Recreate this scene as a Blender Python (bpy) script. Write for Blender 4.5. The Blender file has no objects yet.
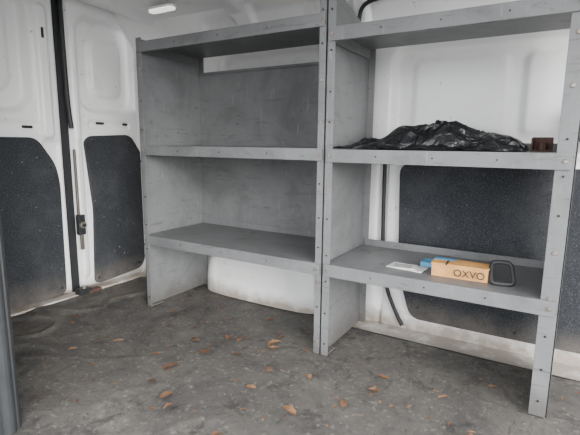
import bpy, bmesh, math, random
from mathutils import Vector, Matrix, noise
S=0.8
random.seed(4)
# ------------------------------------------------------------ materials
def newmat(name, rough=.5, metal=0):
    m=bpy.data.materials.new(name); m.use_nodes=True
    nt=m.node_tree; b=nt.nodes['Principled BSDF']
    b.inputs['Roughness'].default_value=rough; b.inputs['Metallic'].default_value=metal
    return m,nt,b
def coords(nt,scale=(1,1,1)):
    mp=nt.nodes.new('ShaderNodeMapping')
    geo=nt.nodes.new('ShaderNodeNewGeometry')
    mp.inputs['Scale'].default_value=scale
    nt.links.new(geo.outputs['Position'],mp.inputs['Vector']); return mp.outputs[0]
def nz(nt,v,scale,detail=5,rough=.6,dist=0):
    n=nt.nodes.new('ShaderNodeTexNoise'); n.inputs['Scale'].default_value=scale
    n.inputs['Detail'].default_value=detail; n.inputs['Roughness'].default_value=rough
    n.inputs['Distortion'].default_value=dist
    nt.links.new(v,n.inputs['Vector']); return n.outputs['Fac']
def ramp(nt,f,stops):
    r=nt.nodes.new('ShaderNodeValToRGB'); e=r.color_ramp.elements
    while len(e)<len(stops): e.new(.5)
    for i,(p,c) in enumerate(stops):
        e[i].position=p; e[i].color=(*c,1) if len(c)==3 else c
    nt.links.new(f,r.inputs[0]); return r.outputs[0]
def mix(nt,f,a,b,mode='MIX'):
    m=nt.nodes.new('ShaderNodeMix'); m.data_type='RGBA'; m.blend_type=mode
    def s(sock,v):
        if isinstance(v,(tuple,float,int)): sock.default_value=(*v,1) if isinstance(v,tuple) else v
        else: nt.links.new(v,sock)
    s(m.inputs[0],f); s(m.inputs[6],a); s(m.inputs[7],b); return m.outputs[2]
def bump(nt,b,h,st,dist=.01):
    n=nt.nodes.new('ShaderNodeBump'); n.inputs['Strength'].default_value=st; n.inputs['Distance'].default_value=dist
    nt.links.new(h,n.inputs['Height']); nt.links.new(n.outputs[0],b.inputs['Normal'])
def lowdirt(nt,c,col,top=.10,noisescale=9,amt=.9):
    """grime that builds up close to the floor"""
    geo=nt.nodes.new('ShaderNodeNewGeometry'); sx=nt.nodes.new('ShaderNodeSeparateXYZ'); nt.links.new(geo.outputs['Position'],sx.inputs[0])
    n=nz(nt,geo.outputs['Position'],noisescale,6,.7)
    mr=nt.nodes.new('ShaderNodeMapRange'); mr.inputs[1].default_value=0; mr.inputs[2].default_value=top; mr.inputs[3].default_value=1; mr.inputs[4].default_value=0
    nt.links.new(sx.outputs[2],mr.inputs[0])
    mu=nt.nodes.new('ShaderNodeMath'); mu.operation='MULTIPLY'; nt.links.new(mr.outputs[0],mu.inputs[0]); nt.links.new(n,mu.inputs[1])
    k=ramp(nt,mu.outputs[0],[(.15,G(0)),(.5,G(amt))])
    return mix(nt,k,c,col)
G=lambda v:(v,v,v)
def white(name,base=(.84,.84,.835),dirt=(.55,.53,.5),amt=(.58,.8)):
    m,nt,b=newmat(name,.33)
    v=coords(nt); f=nz(nt,v,4,8,.7,.5); k=ramp(nt,f,[(amt[0],G(0)),(amt[1],G(.8))])
    c=mix(nt,k,base,dirt)
    f2=nz(nt,v,45,4,.6); k2=ramp(nt,f2,[(.67,G(0)),(.73,G(.7))])
    c=mix(nt,k2,c,(.3,.27,.24)); c=lowdirt(nt,c,(.30,.25,.20),.10)
    nt.links.new(c,b.inputs['Base Color']); return m
M_white=white('white_paint')
M_roof=white('roof_paint',(.83,.83,.83))
def greyp(name,base,spot=.69):
    m,nt,b=newmat(name,.5)
    v=coords(nt); f=nz(nt,v,3.5,9,.72,.6)
    c=ramp(nt,f,[(.3,tuple(x*.66 for x in base)),(.5,base),(.72,tuple(x*1.22 for x in base))])
    vs=coords(nt,(26,26,3)); f3=nz(nt,vs,3,4,.6); k3=ramp(nt,f3,[(.62,G(0)),(.70,G(.35))])
    c=mix(nt,k3,c,(.27,.27,.265))
    vs=coords(nt,(3,3,24)); f3=nz(nt,vs,3,4,.6,1); k3=ramp(nt,f3,[(.60,G(0)),(.66,G(.5))])
    c=mix(nt,k3,c,(.065,.06,.056))
    f2=nz(nt,v,26,7,.74); k2=ramp(nt,f2,[(spot-.04,G(0)),(spot-.01,G(.85))])
    c=mix(nt,k2,c,(.055,.034,.024)); c=lowdirt(nt,c,(.07,.062,.055),.16,14,.7)
    nt.links.new(c,b.inputs['Base Color']); return m
M_grey=greyp('grey_shelf_paint',(.134,.137,.140))
M_grey2=greyp('grey_back_panel',(.132,.134,.136))
m,nt,b=newmat('shelf_hole_dark',.8); b.inputs['Base Color'].default_value=(.015,.015,.015,1); M_hole=m
m,nt,b=newmat('zinc_bolt',.4,.7); b.inputs['Base Color'].default_value=(.24,.2,.17,1); M_bolt=m
m,nt,b=newmat('dark_trim_board',.85); v=coords(nt)
f=nz(nt,v,170,3,.75); c=ramp(nt,f,[(.38,(.010,.012,.015)),(.55,(.021,.024,.029)),(.7,(.07,.075,.083))])
f2=nz(nt,v,4,8,.72); k=ramp(nt,f2,[(.48,G(0)),(.68,G(.5))]); c=mix(nt,k,c,(.06,.062,.066))
f2=nz(nt,v,60,4,.6); k=ramp(nt,f2,[(.68,G(0)),(.72,G(.7))]); c=mix(nt,k,c,(.22,.22,.22))
c=lowdirt(nt,c,(.12,.105,.09),.2,10,.8)
nt.links.new(c,b.inputs['Base Color']); bump(nt,b,f,.5,.003); M_board=m
def plain(name,col,rough=.5,metal=0):
    m,nt,b=newmat(name,rough,metal); v=coords(nt); f=nz(nt,v,20,4)
    c=ramp(nt,f,[(.3,tuple(x*.8 for x in col)),(.7,tuple(min(1,x*1.2) for x in col))])
    nt.links.new(c,b.inputs['Base Color']); return m
M_rub=plain('black_rubber',(.015,.016,.018),.6)
M_rubg=plain('grey_rubber_seal',(.018,.02,.022),.8)
M_metal=plain('dull_lock_metal',(.2,.18,.16),.45,.6)
M_rust=plain('rusty_metal',(.07,.033,.025),.8)
M_card=plain('orange_cardboard',(.50,.25,.075),.7)
M_paper=plain('printed_paper',(.6,.6,.58),.6)
M_blue=plain('blue_paper',(.07,.26,.45),.5)
M_ink=plain('black_ink',(.015,.015,.015),.6)
m,nt,b=newmat('lamp_lens',.3); b.inputs['Base Color'].default_value=(.85,.85,.83,1)
b.inputs['Emission Color'].default_value=(1,.98,.94,1); b.inputs['Emission Strength'].default_value=1.2; M_lens=m
m,nt,b=newmat('black_plastic_bag',.3); v=coords(nt,(1,1.6,1)); f=nz(nt,v,16,3,.5,1.5)
b.inputs['Base Color'].default_value=(.007,.0075,.009,1); bump(nt,b,f,.9,.02); M_bag=m
m,nt,b=newmat('dry_leaf',.8); v=coords(nt); f=nz(nt,v,14,3)
c=ramp(nt,f,[(.35,(.055,.03,.017)),(.5,(.13,.062,.031)),(.65,(.22,.12,.06))]); nt.links.new(c,b.inputs['Base Color']); M_leaf=m
m,nt,b=newmat('asphalt',.9); v=coords(nt); f=nz(nt,v,30,6,.7)
c=ramp(nt,f,[(.3,(.16,.16,.155)),(.7,(.26,.255,.25))]); nt.links.new(c,b.inputs['Base Color']); M_asph=m
# floor mat
m,nt,b=newmat('worn_floor_mat',.72); v=coords(nt)
f=nz(nt,v,2.2,11,.76,.5)
c=ramp(nt,f,[(.33,(.034,.032,.030)),(.45,(.064,.060,.056)),(.55,(.090,.084,.076)),(.70,(.14,.127,.110))])
f2=nz(nt,v,8,10,.8,.6); k=ramp(nt,f2,[(.52,G(0)),(.62,G(.85))]); c=mix(nt,k,c,(.030,.028,.027))
f3=nz(nt,v,55,7,.78); k=ramp(nt,f3,[(.56,G(0)),(.64,G(.85))]); c=mix(nt,k,c,(.20,.178,.15))
f6=nz(nt,v,90,5,.75); k=ramp(nt,f6,[(.57,G(0)),(.65,G(.7))]); c=mix(nt,k,c,(.025,.023,.021))
f4=nz(nt,coords(nt,(1.2,6,1)),5,8,.8,.8); k=ramp(nt,f4,[(.58,G(0)),(.66,G(.5))]); c=mix(nt,k,c,(.17,.15,.128))
f5=nz(nt,coords(nt,(7,1.5,1)),5,6,.7,.5); k=ramp(nt,f5,[(.60,G(0)),(.66,G(.6))]); c=mix(nt,k,c,(.026,.025,.024))
nt.links.new(c,b.inputs['Base Color']); bump(nt,b,f3,.35,.006); M_floor=m

# ------------------------------------------------------------ mesh builder
class MB:
    def __init__(s): s.bm=bmesh.new(); s.mats=[]
    def mi(s,m):
        if m not in s.mats: s.mats.append(m)
        return s.mats.index(m)
    def box(s,a,b,m,mat=None):
        i=s.mi(m); r=bmesh.ops.create_cube(s.bm,size=1)
        T=Matrix.Translation([(a[k]+b[k])/2*S for k in range(3)])@Matrix.Diagonal([abs(b[k]-a[k])*S for k in range(3)]+[1])
        if mat is not None: T=mat@T
        bmesh.ops.transform(s.bm,matrix=T,verts=r['verts'])
        for f in {f for v in r['verts'] for f in v.link_faces}: f.material_index=i
    def cyl(s,c,axis,r,h,m,seg=10):
        i=s.mi(m); q=bmesh.ops.create_cone(s.bm,cap_ends=True,segments=seg,radius1=r*S,radius2=r*S,depth=h*S)
        rot={'x':Matrix.Rotation(math.pi/2,4,'Y'),'y':Matrix.Rotation(math.pi/2,4,'X'),'z':Matrix.Identity(4)}[axis]
        bmesh.ops.transform(s.bm,matrix=Matrix.Translation([x*S for x in c])@rot,verts=q['verts'])
        for f in {f for v in q['verts'] for f in v.link_faces}: f.material_index=i
    def prism(s,pts,ext,m):
        i=s.mi(m); e=Vector(ext)*S
        a=[s.bm.verts.new(Vector(p)*S) for p in pts]; b2=[s.bm.verts.new(v.co+e) for v in a]
        n=len(a); fs=[s.bm.faces.new(a),s.bm.faces.new(b2[::-1])]
        for k in range(n): fs.append(s.bm.faces.new((a[k],b2[k],b2[(k+1)%n],a[(k+1)%n])))
        for f in fs: f.material_index=i
    def grid(s,fn,nu,nv,m,closeu=False):
        i=s.mi(m)
        V=[[s.bm.verts.new(Vector(fn(a/nu,c/nv))*S) for c in range(nv+1)] for a in range(nu+1)]
        for a in range(nu):
            for c in range(nv):
                f=s.bm.faces.new((V[a][c],V[a+1][c],V[a+1][c+1],V[a][c+1])); f.material_index=i; f.smooth=True
    def done(s,name,parent=None,bevel=0,origin=None):
        bmesh.ops.recalc_face_normals(s.bm,faces=s.bm.faces)
        me=bpy.data.meshes.new(name)
        vs=[v.co for v in s.bm.verts]
        mn=Vector([min(v[k] for v in vs) for k in range(3)]); mx=Vector([max(v[k] for v in vs) for k in range(3)])
        c=Vector(((mn.x+mx.x)/2,(mn.y+mx.y)/2,mn.z))
        bmesh.ops.translate(s.bm,verts=s.bm.verts,vec=-c)
        s.bm.to_mesh(me); s.bm.free()
        o=bpy.data.objects.new(name,me); bpy.context.collection.objects.link(o)
        for m in s.mats: me.materials.append(m)
        if parent: 
            o.parent=parent; o.location=c-parent.location
        else: o.location=c
        if bevel:
            bv=o.modifiers.new('bevel','BEVEL'); bv.width=bevel; bv.segments=2; bv.limit_method='ANGLE'
        return o
def ss(a,b,x):
    t=max(0,min(1,(x-a)/(b-a))); return t*t*(3-2*t)
def rb(u,v,cu,cv,hu,hv,r,soft=.018):
    qu=abs(u-cu)-hu+r; qv=abs(v-cv)-hv+r
    d=math.hypot(max(qu,0),max(qv,0))+min(max(qu,qv),0)-r
    return 1-ss(-soft,soft,d)
def curve(name,pts,r,m,parent=None):
    cu=bpy.data.curves.new(name,'CURVE'); cu.dimensions='3D'; cu.bevel_depth=r*S; cu.bevel_resolution=3
    sp=cu.splines.new('NURBS'); sp.points.add(len(pts)-1); sp.use_endpoint_u=True; sp.order_u=3
    off=parent.location if parent else Vector((0,0,0))
    for i,p in enumerate(pts): sp.points[i].co=(*(Vector(p)*S-off),1)
    o=bpy.data.objects.new(name,cu); bpy.context.collection.objects.link(o); cu.materials.append(m)
    if parent: o.parent=parent
    return o
def rpoly(pts,r=.05,n=5):
    out=[]; N=len(pts)
    for i in range(N):
        p=Vector(pts[i]); a=Vector(pts[i-1])-p; b=Vector(pts[(i+1)%N])-p
        rr=min(r,a.length*.45,b.length*.45); A=p+a.normalized()*rr; B=p+b.normalized()*rr
        for k in range(n+1):
            t=k/n; out.append(tuple(A*(1-t)**2+p*2*t*(1-t)+B*t*t))
    return out

# ------------------------------------------------------------ outside ground, unseen, added to keep sky light from shining up from below
b=MB(); b.box((-30,-30,-.82),(30,30,-.75),M_asph); b.done('ground')
# ------------------------------------------------------------ floor, sill, ceiling
b=MB()
def ff(u,v):
    x=-2.62+u*3.9; y=.5+v*1.66
    z=-.006+.003*noise.noise(Vector((x*5,y*5,0)))
    w=ss(-1.9,-2.3,x)
    z+=w*.014*max(0,noise.noise(Vector((x*7+3,y*4,2))))
    z+=.014*w*max(0,1-abs(noise.noise(Vector((x*3,y*3,7))))*9)
    z+=.004*ss(1.5,1.2,y)*max(0,1-abs(noise.noise(Vector((x*2.2,y*2.6,3))))*12)
    return (x,y,z)
b.grid(ff,260,120,M_floor)
b.box((-2.62,.5,-.06),(1.28,2.16,-.03),M_floor)
b.done('floor')
b=MB(); b.box((-.93,2.16,-.06),(1.28,2.40,-.022),M_white); b.box((-2.66,2.16,-.06),(-.93,2.40,-.012),M_floor)
b.box((-.93,2.155,-.05),(1.28,2.17,-.006),M_rub)
b.done('trim_1')
b=MB(); b.box((-2.68,.6,-.05),(-2.60,2.36,.012),M_white); b.done('trim_2',bevel=.004)
b=MB()
def cf(u,v):
    x=-2.7+u*4.0; y=.5+v*1.9
    z=1.86-.35*ss(-.1,1,(abs(y-1.45)-.55)/.5)*.25
    for c in (-2.5,-1.75,-.95,-.1,.7): z-=.03*(1-ss(.04,.08,abs(x-c)))
    return (x,y,z)
b.grid(cf,160,50,M_roof); ceil=b.done('ceiling')
b=MB()
L=rpoly([(-2.30,2.04),(-2.08,2.04),(-2.08,2.11),(-2.30,2.11)],.034)
b.prism([(p[0],p[1],1.83) for p in L],(0,0,-.014),M_white)
L=rpoly([(-2.29,2.048),(-2.09,2.048),(-2.09,2.102),(-2.29,2.102)],.026)
b.prism([(p[0],p[1],1.816) for p in L],(0,0,-.014),M_lens)
b.done('ceiling_lamp',ceil,.003)
# ------------------------------------------------------------ side wall (behind left bay)
WY=2.36
b=MB()
def sf(u,v):
    x=-2.66+u*1.76; z=-.02+v*1.9
    d=.0
    d+=.22*ss(-2.38,-2.66,x)*.6
    d+=.16*ss(1.62,1.9,z)
    d-=.05*rb(x,z,-1.55,1.05,.42,.5,.12)
    d-=.05*rb(x,z,-1.93,1.72,.13,.055,.05)
    d-=.04*rb(x,z,-1.42,1.74,.24,.055,.04)
    d+=.03*rb(x,z,-.97,.9,.04,1.2,.02)
    d-=.03*rb(x,z,-2.2,1.25,.06,.25,.05)
    return (x,WY-d,z)
b.grid(sf,180,180,M_white); wall_side=b.done('wall_side')
b=MB()
def wf(u,v):
    x=-2.04+u*.93; e=(1-abs(2*u-1)**4)**.35 if 0<u<1 else 0
    a=v*math.pi/2
    c=math.cos(a)**.45 if v<1 else 0; s_=math.sin(a)**.6
    y=2.355-(.165*c)*(.25+.75*e); z=-.008+.36*s_*(.15+.85*e)
    y+=.014*rb(x,z,-1.62,.15,.30,.07,.05,.03)*e*(1 if v<.9 else 0)
    return (x,y,z)
b.grid(wf,60,30,M_white); b.done('wheel_arch',wall_side)
# ------------------------------------------------------------ sliding door with trim board (door_3)
b=MB()
def df(u,v):
    x=-.91+u*2.2; z=-.022+v*1.92
    d=0
    d+=.12*ss(1.6,1.9,z)
    d-=.05*rb(x,z,-.28,1.24,.50,.26,.07)
    d+=.018*rb(x,z,-.46,1.24,.22,.19,.04)
    d+=.018*rb(x,z,.02,1.24,.18,.19,.04)
    d-=.03*(1-ss(.0,.012,abs(x+.805)))*(1 if z<1.0 else 0)
    d-=.05*rb(x,z,.62,1.2,.25,.3,.08)
    d-=.02*rb(x,z,-.28,.5,.55,.44,.05)
    return (x,WY-.01-d,z)
b.grid(df,220,160,M_white)
door3=b.done('door_3')
b=MB()
pts=rpoly([(-.72,.90),(-.70,.30),(-.62,.05),(.33,.05),(.36,.84),(.30,.90)],.06)
b.prism([(p[0],WY-.006,p[1]) for p in pts],(0,-.022,0),M_board)
for (x,z) in [(-.66,.84),(-.3,.86),(.05,.86),(-.66,.45),(-.58,.12),(-.1,.09)]:
    b.cyl((x,WY-.03,z),'y',.009,.01,M_rub)
b.done('trim_board',door3,.002)
b=MB()
b.prism([(p[0],WY-.02,p[1]) for p in rpoly([(.06,1.02),(.06,1.16),(.12,1.20),(.30,1.18),(.32,1.05),(.2,1.0)],.03)],(0,-.06,0),M_rub)
b.done('inner_latch_cover',door3,.008)
curve('rubber_seal',[(-.80,WY-.03,.97),(-.80,WY-.03,.7),(-.79,WY-.03,.35),(-.75,WY-.03,.15),(-.66,WY-.03,.0)],.011,M_rub,door3)
curve('upper_rubber_seal',[(-.97,2.30,1.52),(-.97,2.29,1.66),(-.93,2.27,1.72),(-.82,2.26,1.735),(-.4,2.26,1.735),(.6,2.26,1.735)],.011,M_rub,door3)
# ------------------------------------------------------------ rear doors
RX=-2.65
def rear(name,y0,y1,rec,board,extra):
    b=MB()
    def fn(u,v):
        y=y0+u*(y1-y0); z=.01+v*1.86
        e=min(y-y0,y1-y,z-.01)
        d=-.035*(1-ss(0,.03,e))
        for (cy,cz,hy,hz,r,dep,soft) in rec: d+=dep*rb(y,z,cy,cz,hy,hz,r,soft)
        return (RX+d,y,z)
    b.grid(fn,110,200,M_white)
    o=b.done(name)
    b=MB(); P=rpoly(board,.05)
    b.prism([(RX-.004,p[0],p[1]) for p in P],(.022,0,0),M_board)
    cy=sum(p[0] for p in board)/len(board); cz=sum(p[1] for p in board)/len(board)
    for p in board:
        q=(cy+(p[0]-cy)*.88,cz+(p[1]-cz)*.92); b.cyl((RX+.02,q[0],q[1]),'x',.009,.01,M_rub)
    b.done('trim_board',o,.002)
    b=MB()
    for (k,cy,cz,hy,hz) in extra:
        b.prism([(RX+k,p[0],p[1]) for p in rpoly([(cy-hy,cz-hz),(cy+hy,cz-hz),(cy+hy,cz+hz),(cy-hy,cz+hz)],min(hy,hz))],(.006,0,0),M_hole)
    b.done('slot_holes',o)
    return o
d1=rear('door_1',.74,1.665,
  [(1.12,1.50,.36,.33,.12,-.06,.025),(1.12,1.52,.27,.25,.10,.03,.02),(1.15,.52,.45,.50,.08,-.004,.01),(1.56,1.4,.035,.38,.03,.025,.012),(1.58,.5,.05,.5,.03,-.02,.02),(1.40,1.09,.12,.02,.02,-.012,.01)],
  [(.86,.03),(.86,1.02),(1.48,1.02),(1.585,.86),(1.605,.74),(1.595,.03)],
  [(.0,1.44,1.08,.03,.008),(.0,1.57,1.12,.010,.02),(.02,1.56,1.62,.008,.03)])
d2=rear('door_2',1.705,2.33,
  [(2.02,1.49,.22,.29,.10,-.06,.025),(2.02,1.48,.12,.18,.07,.03,.02),(2.02,.54,.27,.50,.06,-.006,.01),(2.0,1.11,.16,.022,.02,-.016,.01),(1.755,.9,.02,.8,.02,.012,.012)],
  [(1.805,.03),(1.83,.55),(1.79,1.0),(1.83,1.035),(2.15,1.05),(2.265,.88),(2.265,.2),(2.20,.06)],
  [(.0,1.92,1.12,.03,.008),(.0,2.12,1.12,.02,.008),(.0,1.765,1.5,.008,.03),(.0,1.765,1.15,.007,.02)])
b=MB(); b.box((-2.80,.5,-.05),(-2.76,2.42,1.92),M_rubg); b.box((-2.70,1.66,0),(-2.672,1.71,1.88),M_rub)
b.done('wall_rear')
curve('door_weatherstrip',[(-2.64,1.69,1.86),(-2.635,1.688,1.5),(-2.63,1.69,1.2),(-2.625,1.70,1.08)],.014,M_rub)
b=MB()
b.box((-2.635,1.69,.40),(-2.60,1.735,.53),M_rub); b.cyl((-2.60,1.712,.465),'x',.022,.03,M_metal); b.cyl((-2.585,1.712,.465),'x',.01,.03,M_rub)
b.box((-2.62,1.70,.30),(-2.605,1.722,.40),M_metal); b.cyl((-2.61,1.712,.51),'x',.008,.02,M_metal)
b.box((-2.64,1.705,.53),(-2.625,1.718,.95),M_metal)
b.done('door_lock',None,.002)
b=MB(); b.box((-2.62,1.64,.012),(-2.56,1.72,.05),M_rub); b.box((-2.60,1.70,.012),(-2.55,1.79,.032),M_rust); b.cyl((-2.58,1.68,.055),'z',.016,.02,M_metal)
b.done('floor_striker',None,.002)
# ------------------------------------------------------------ near body side around the loading opening
b=MB()
b.box((-2.70,.50,-.05),(-1.60,.60,1.9),M_white)
b.done('wall_near')
b=MB()
b.box((-1.66,.56,-.2),(-1.55,.70,1.9),M_rubg); b.cyl((-1.545,.69,.85),'z',.022,2.1,M_rubg,14); b.cyl((-1.555,.72,.85),'z',.014,2.1,M_rub,12)
b.done('trim_3',None,.006)
b=MB(); b.box((-1.56,.50,1.72),(1.28,.62,1.9),M_white); b.done('trim_4',None,.01)

# ------------------------------------------------------------ shelving
T=.006
YF=1.775
def flange_details(b,x0,x1,z0,z1,step,seed):
    rnd=random.Random(seed); xc=(x0+x1)/2; z=z0
    while z<z1:
        k=rnd.random()
        b.cyl((xc,YF-.0015,z),'y',.0045 if k<.7 else .008,.006,M_hole if k<.7 else M_bolt,8)
        z+=step*(.8+.4*rnd.random())
def panel(b,x,side,zt_front,zt_back,fw,yb,seed):
    b.prism([(x,YF,0),(x,yb,0),(x,yb,zt_back),(x,YF+.06,min(zt_front,zt_back+.12)),(x,YF+.05,zt_front),(x,YF,zt_front)],(-side*T,0,0),M_grey)
    b.box((x-side*T,YF,0),(x+side*fw,YF+T,zt_front),M_grey)
    b.box((x,yb-T,0),(x+side*.035,yb,zt_back),M_grey)
    b.box((x,YF+T,0),(x+side*.03,YF+.10,.006),M_grey)
    xa,xb=sorted((x,x+side*fw)); flange_details(b,xa,xb,.06,zt_front-.03,.15,seed)
def shelf(b,x0,x1,z,yb,lip=.055):
    b.box((x0,YF-.004,z-T),(x1,yb-.01,z),M_grey)
    b.box((x0,YF-.010,z-lip),(x1,YF-.004,z),M_grey)
    b.box((x0,YF-.004,z-lip),(x1,YF+.018,z-lip+T),M_grey)
    b.box((x0+.012,yb-.016,z-T),(x1-.012,yb-.010,z+.035),M_grey)
    for x in (x0+.018,x1-.018):
        b.box((x-.018+ (0 if x<(x0+x1)/2 else .03),YF+.01,z-lip),(x-.012+(0 if x<(x0+x1)/2 else .03),yb-.02,z-T),M_grey)
        b.cyl((x,YF-.012,z-lip*.5),'y',.008,.008,M_bolt,6)
    n=3
    for k in range(n):
        xx=x0+(x1-x0)*(k+1)/(n+1); b.cyl((xx,YF-.011,z-lip*.5),'y',.0035,.004,M_hole,8)
b=MB(); YB=2.29
panel(b,-2.085,1,1.575,1.555,.034,YB,1)
panel(b,-.896,-1,1.76,1.555,.032,YB,2)
for z in (.45,.98,1.55): shelf(b,-2.078,-.90,z,YB)
b.box((-2.07,YB-.008,.47),(-.91,YB-.002,.93),M_grey2)
b.box((-2.07,YB-.008,1.0),(-.91,YB-.002,1.45),M_grey2)
b.box((-2.07,YB-.022,1.435),(-.91,YB-.002,1.45),M_grey2)
b.box((-2.07,YB-.022,.915),(-.91,YB-.002,.93),M_grey2)
b.done('metal_shelving_unit',None,.0015)
b=MB(); YB2=2.26
panel(b,-.886,1,1.76,1.50,.034,YB2,3)
panel(b,.050,-1,1.76,1.50,.055,YB2,4)
for z in (.453,.977,1.487): shelf(b,-.879,.043,z,YB2,.057)
b.done('metal_shelving_unit.001',None,.0015)

# ------------------------------------------------------------ contents
def ridg(x,y,s): return 1-abs(noise.noise(Vector((x,y,s))))*3.2
b=MB()
def bagf(u,v):
    x=-.83+u*.72; y=1.82+v*.36
    env=(max(0,1-abs(2*u-1)**3.0)**.5)*(max(0,1-abs(2*v-1)**3)**.6)
    prof=.028+.06*ss(-.68,-.58,x)*(1-ss(-.38,-.27,x))+.022*math.exp(-((x+.24)/.09)**2)+.015*math.exp(-((x+.75)/.06)**2)
    n=noise.noise(Vector((x*6,y*5,1)))*.5
    wx=x+.04*noise.noise(Vector((x*5,y*5,6))); wy=y+.05*noise.noise(Vector((x*5,y*5,7)))
    rg=max(-.5,ridg(wx*7+wy*9,wy*5-wx*4,9)); rg2=max(-.5,ridg(wx*10-wy*14,wy*9+wx*5,2)); rg3=max(-.5,ridg(wx*26+wy*12,wy*22,5))
    z=.981+env*(prof*(.95+n)+.020*rg+.013*rg2+.005*rg3)
    x+=.06*noise.noise(Vector((u*6,v*6,3))); y+=.04*noise.noise(Vector((u*8,v*5,8)))
    return (x,y,max(z,.9785))
b.grid(bagf,220,110,M_bag)
bag=b.done('black_crumpled_bag')
b=MB()
def tail(u,v):
    x=-.86+u*.66; y=1.785+v*.12+.015*math.sin(u*9)
    z=.980+.02*abs(noise.noise(Vector((x*20,y*25,5))))+.018*math.sin(v*math.pi)*abs(math.sin(u*7))
    return (x,y,z)
b.grid(tail,60,12,M_bag); b.done('loose_flap',bag)
b=MB(); zb=.9785
b.box((-.095,2.0,zb),(-.02,2.08,.985),M_rust); b.box((-.095,2.07,zb),(-.02,2.08,1.035),M_rust); b.box((-.095,2.0,zb),(-.088,2.08,1.03),M_rust); b.cyl((-.055,2.04,.998),'z',.018,.03,M_rust)
b.done('rusty_bracket',None,.002)
ZS=.4545
def rotz(c,deg): 
    c=Vector(c)*S; return Matrix.Translation(c)@Matrix.Rotation(math.radians(deg),4,'Z')@Matrix.Translation(-c)
b=MB(); Rz=rotz((-.3,1.90,0),2)
b.box((-.415,1.86,ZS),(-.195,1.95,ZS+.055),M_card,Rz)
b.box((-.418,1.857,ZS+.052),(-.192,1.953,ZS+.058),M_card,Rz)
b.box((-.36,1.8563,ZS+.053),(-.352,1.954,ZS+.0585),M_ink,Rz)
b.box((-.418,1.92,ZS+.058),(-.33,1.955,ZS+.0595),M_blue,Rz)
bx=b.done('cardboard_box',None,.001)
cu=bpy.data.curves.new('label_text','FONT'); cu.body='OXVO'; cu.size=.042*S; cu.extrude=.0004; cu.materials.append(M_ink)
t=bpy.data.objects.new('label_text',cu); bpy.context.collection.objects.link(t); t.parent=bx
t.location=Vector((-.325*S,1.854*S,(ZS+.012)*S))-bx.location; t.rotation_euler=(math.pi/2,0,math.radians(2)); t.scale=(.98,1,1)
b=MB()
b.box((-.615,1.87,ZS),(-.455,1.96,ZS+.004),M_paper,rotz((-.53,1.9,0),-6)); b.box((-.60,1.875,ZS+.0045),(-.49,1.95,ZS+.0075),M_paper,rotz((-.53,1.9,0),8))
for k in range(4): b.box((-.59,1.885+k*.015,ZS+.0076),(-.51,1.889+k*.015,ZS+.0082),M_ink,rotz((-.53,1.9,0),8))
b.box((-.49,1.97,ZS),(-.37,2.05,ZS+.02),M_blue,rotz((-.4,1.98,0),-4)); b.box((-.44,1.965,ZS+.02),(-.39,2.0,ZS+.021),M_paper,rotz((-.4,1.98,0),-4))
b.done('instruction_booklet')
cu=bpy.data.curves.new('black_buckle_ring','CURVE'); cu.dimensions='3D'; cu.bevel_depth=.009*S; cu.bevel_resolution=3
P=rpoly([(-.042,0),(.042,0),(.036,.095),(-.036,.095)],.022,4); sp=cu.splines.new('POLY'); sp.points.add(len(P)-1); sp.use_cyclic_u=True
for i,p in enumerate(P): sp.points[i].co=(p[0]*S,0,p[1]*S,1)
cu.materials.append(M_rub); o=bpy.data.objects.new('black_buckle_ring',cu); bpy.context.collection.objects.link(o)
o.location=(-.14*S,1.865*S,(ZS+.007)*S); o.rotation_euler=(math.radians(-40),0,math.radians(14))
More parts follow.
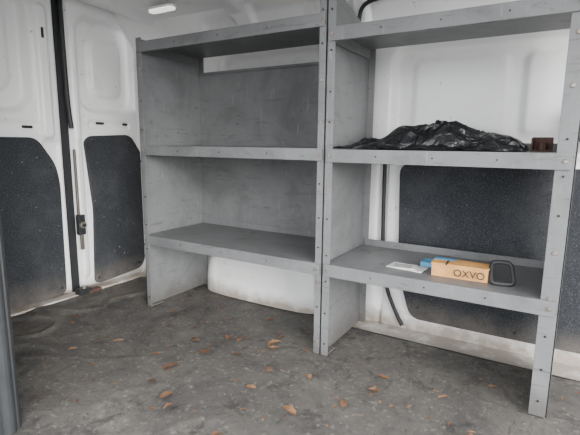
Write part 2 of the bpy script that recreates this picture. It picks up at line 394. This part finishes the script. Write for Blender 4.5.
# leaves
b=MB(); rnd=random.Random(11)
def leaf(x,y,L,rot,m):
    w=L*(.16+.16*rnd.random()); c0=rnd.uniform(.0,.5); tw=rnd.uniform(-.5,.5); bd=rnd.uniform(-.3,.3); ph=rnd.random()*6
    def fn(u,v):
        a=(u-.5)*L; hw=w*math.sin(math.pi*min(1,max(0,u*.96+.02)))**.9*(1+.25*math.sin(u*19+ph))
        c=(v-.5)*2*hw
        z=.003+c0*abs(c)+ abs(tw)*.12*L*(u) + .1*L*math.sin(u*7+ph)*.3+.006
        c2=c+bd*a*a/L*4
        return (x+a*math.cos(rot)-c2*math.sin(rot), y+a*math.sin(rot)+c2*math.cos(rot), max(z,.002))
    b.grid(fn,9,4,m)
for (x,y,L) in [(-.775,1.30,.075),(-1.14,1.74,.085),(-1.10,1.69,.06),(-1.366,1.49,.075),(-1.41,1.306,.085),(-.554,1.72,.055),(-.55,1.6,.05),(-2.28,1.42,.07),(-1.5,1.56,.06),(-1.22,1.55,.05),(-1.0,1.5,.045),(-.3,1.7,.05),(-1.25,1.13,.06),(-1.18,1.08,.05)]:
    leaf(x,y,L,rnd.uniform(0,6.3),M_leaf)
for i in range(190):
    x=rnd.uniform(-2.4,.4); y=rnd.uniform(.85,2.1); L=rnd.uniform(.010,.034) if i%9 else rnd.uniform(.04,.055)
    if min(abs(x+2.08),abs(x+.89),abs(x-.05))<.05 and y>1.72: continue
    leaf(x,y,L,rnd.uniform(0,6.3),M_leaf)
b.done('scattered_dry_leaves')

# ------------------------------------------------------------ light
w=bpy.data.worlds.new("overcast_sky"); bpy.context.scene.world=w; w.use_nodes=True
bg=w.node_tree.nodes['Background']; bg.inputs[0].default_value=(.965,.98,1,1); bg.inputs[1].default_value=6.3
sl=bpy.data.lights.new('hazy_sun','SUN'); sl.energy=6; sl.angle=math.radians(35); sl.color=(1,.98,.95)
so=bpy.data.objects.new('hazy_sun',sl); bpy.context.collection.objects.link(so); so.location=(2,-3,3)
so.rotation_euler=Vector((-.95,.62,-.30)).to_track_quat('-Z','Y').to_euler()
# ------------------------------------------------------------ camera
th=math.radians(9.55); f=440
F=Vector((-.515,.857,0)).normalized(); R=Vector((F.y,-F.x,0)); Z=Vector((0,0,1))
d=F*math.cos(th)-Z*math.sin(th); u0=F*math.sin(th)+Z*math.cos(th)
r=(R+u0*.0103).normalized(); u=(u0-R*.0103).normalized()
c=bpy.data.cameras.new("camera"); co=bpy.data.objects.new("camera",c); bpy.context.collection.objects.link(co)
M=Matrix((r,u,-d)).transposed().to_4x4(); M.translation=(0,0,S); co.matrix_world=M
c.sensor_width=36; c.lens=f/580*36; c.clip_start=.01
bpy.context.scene.camera=co
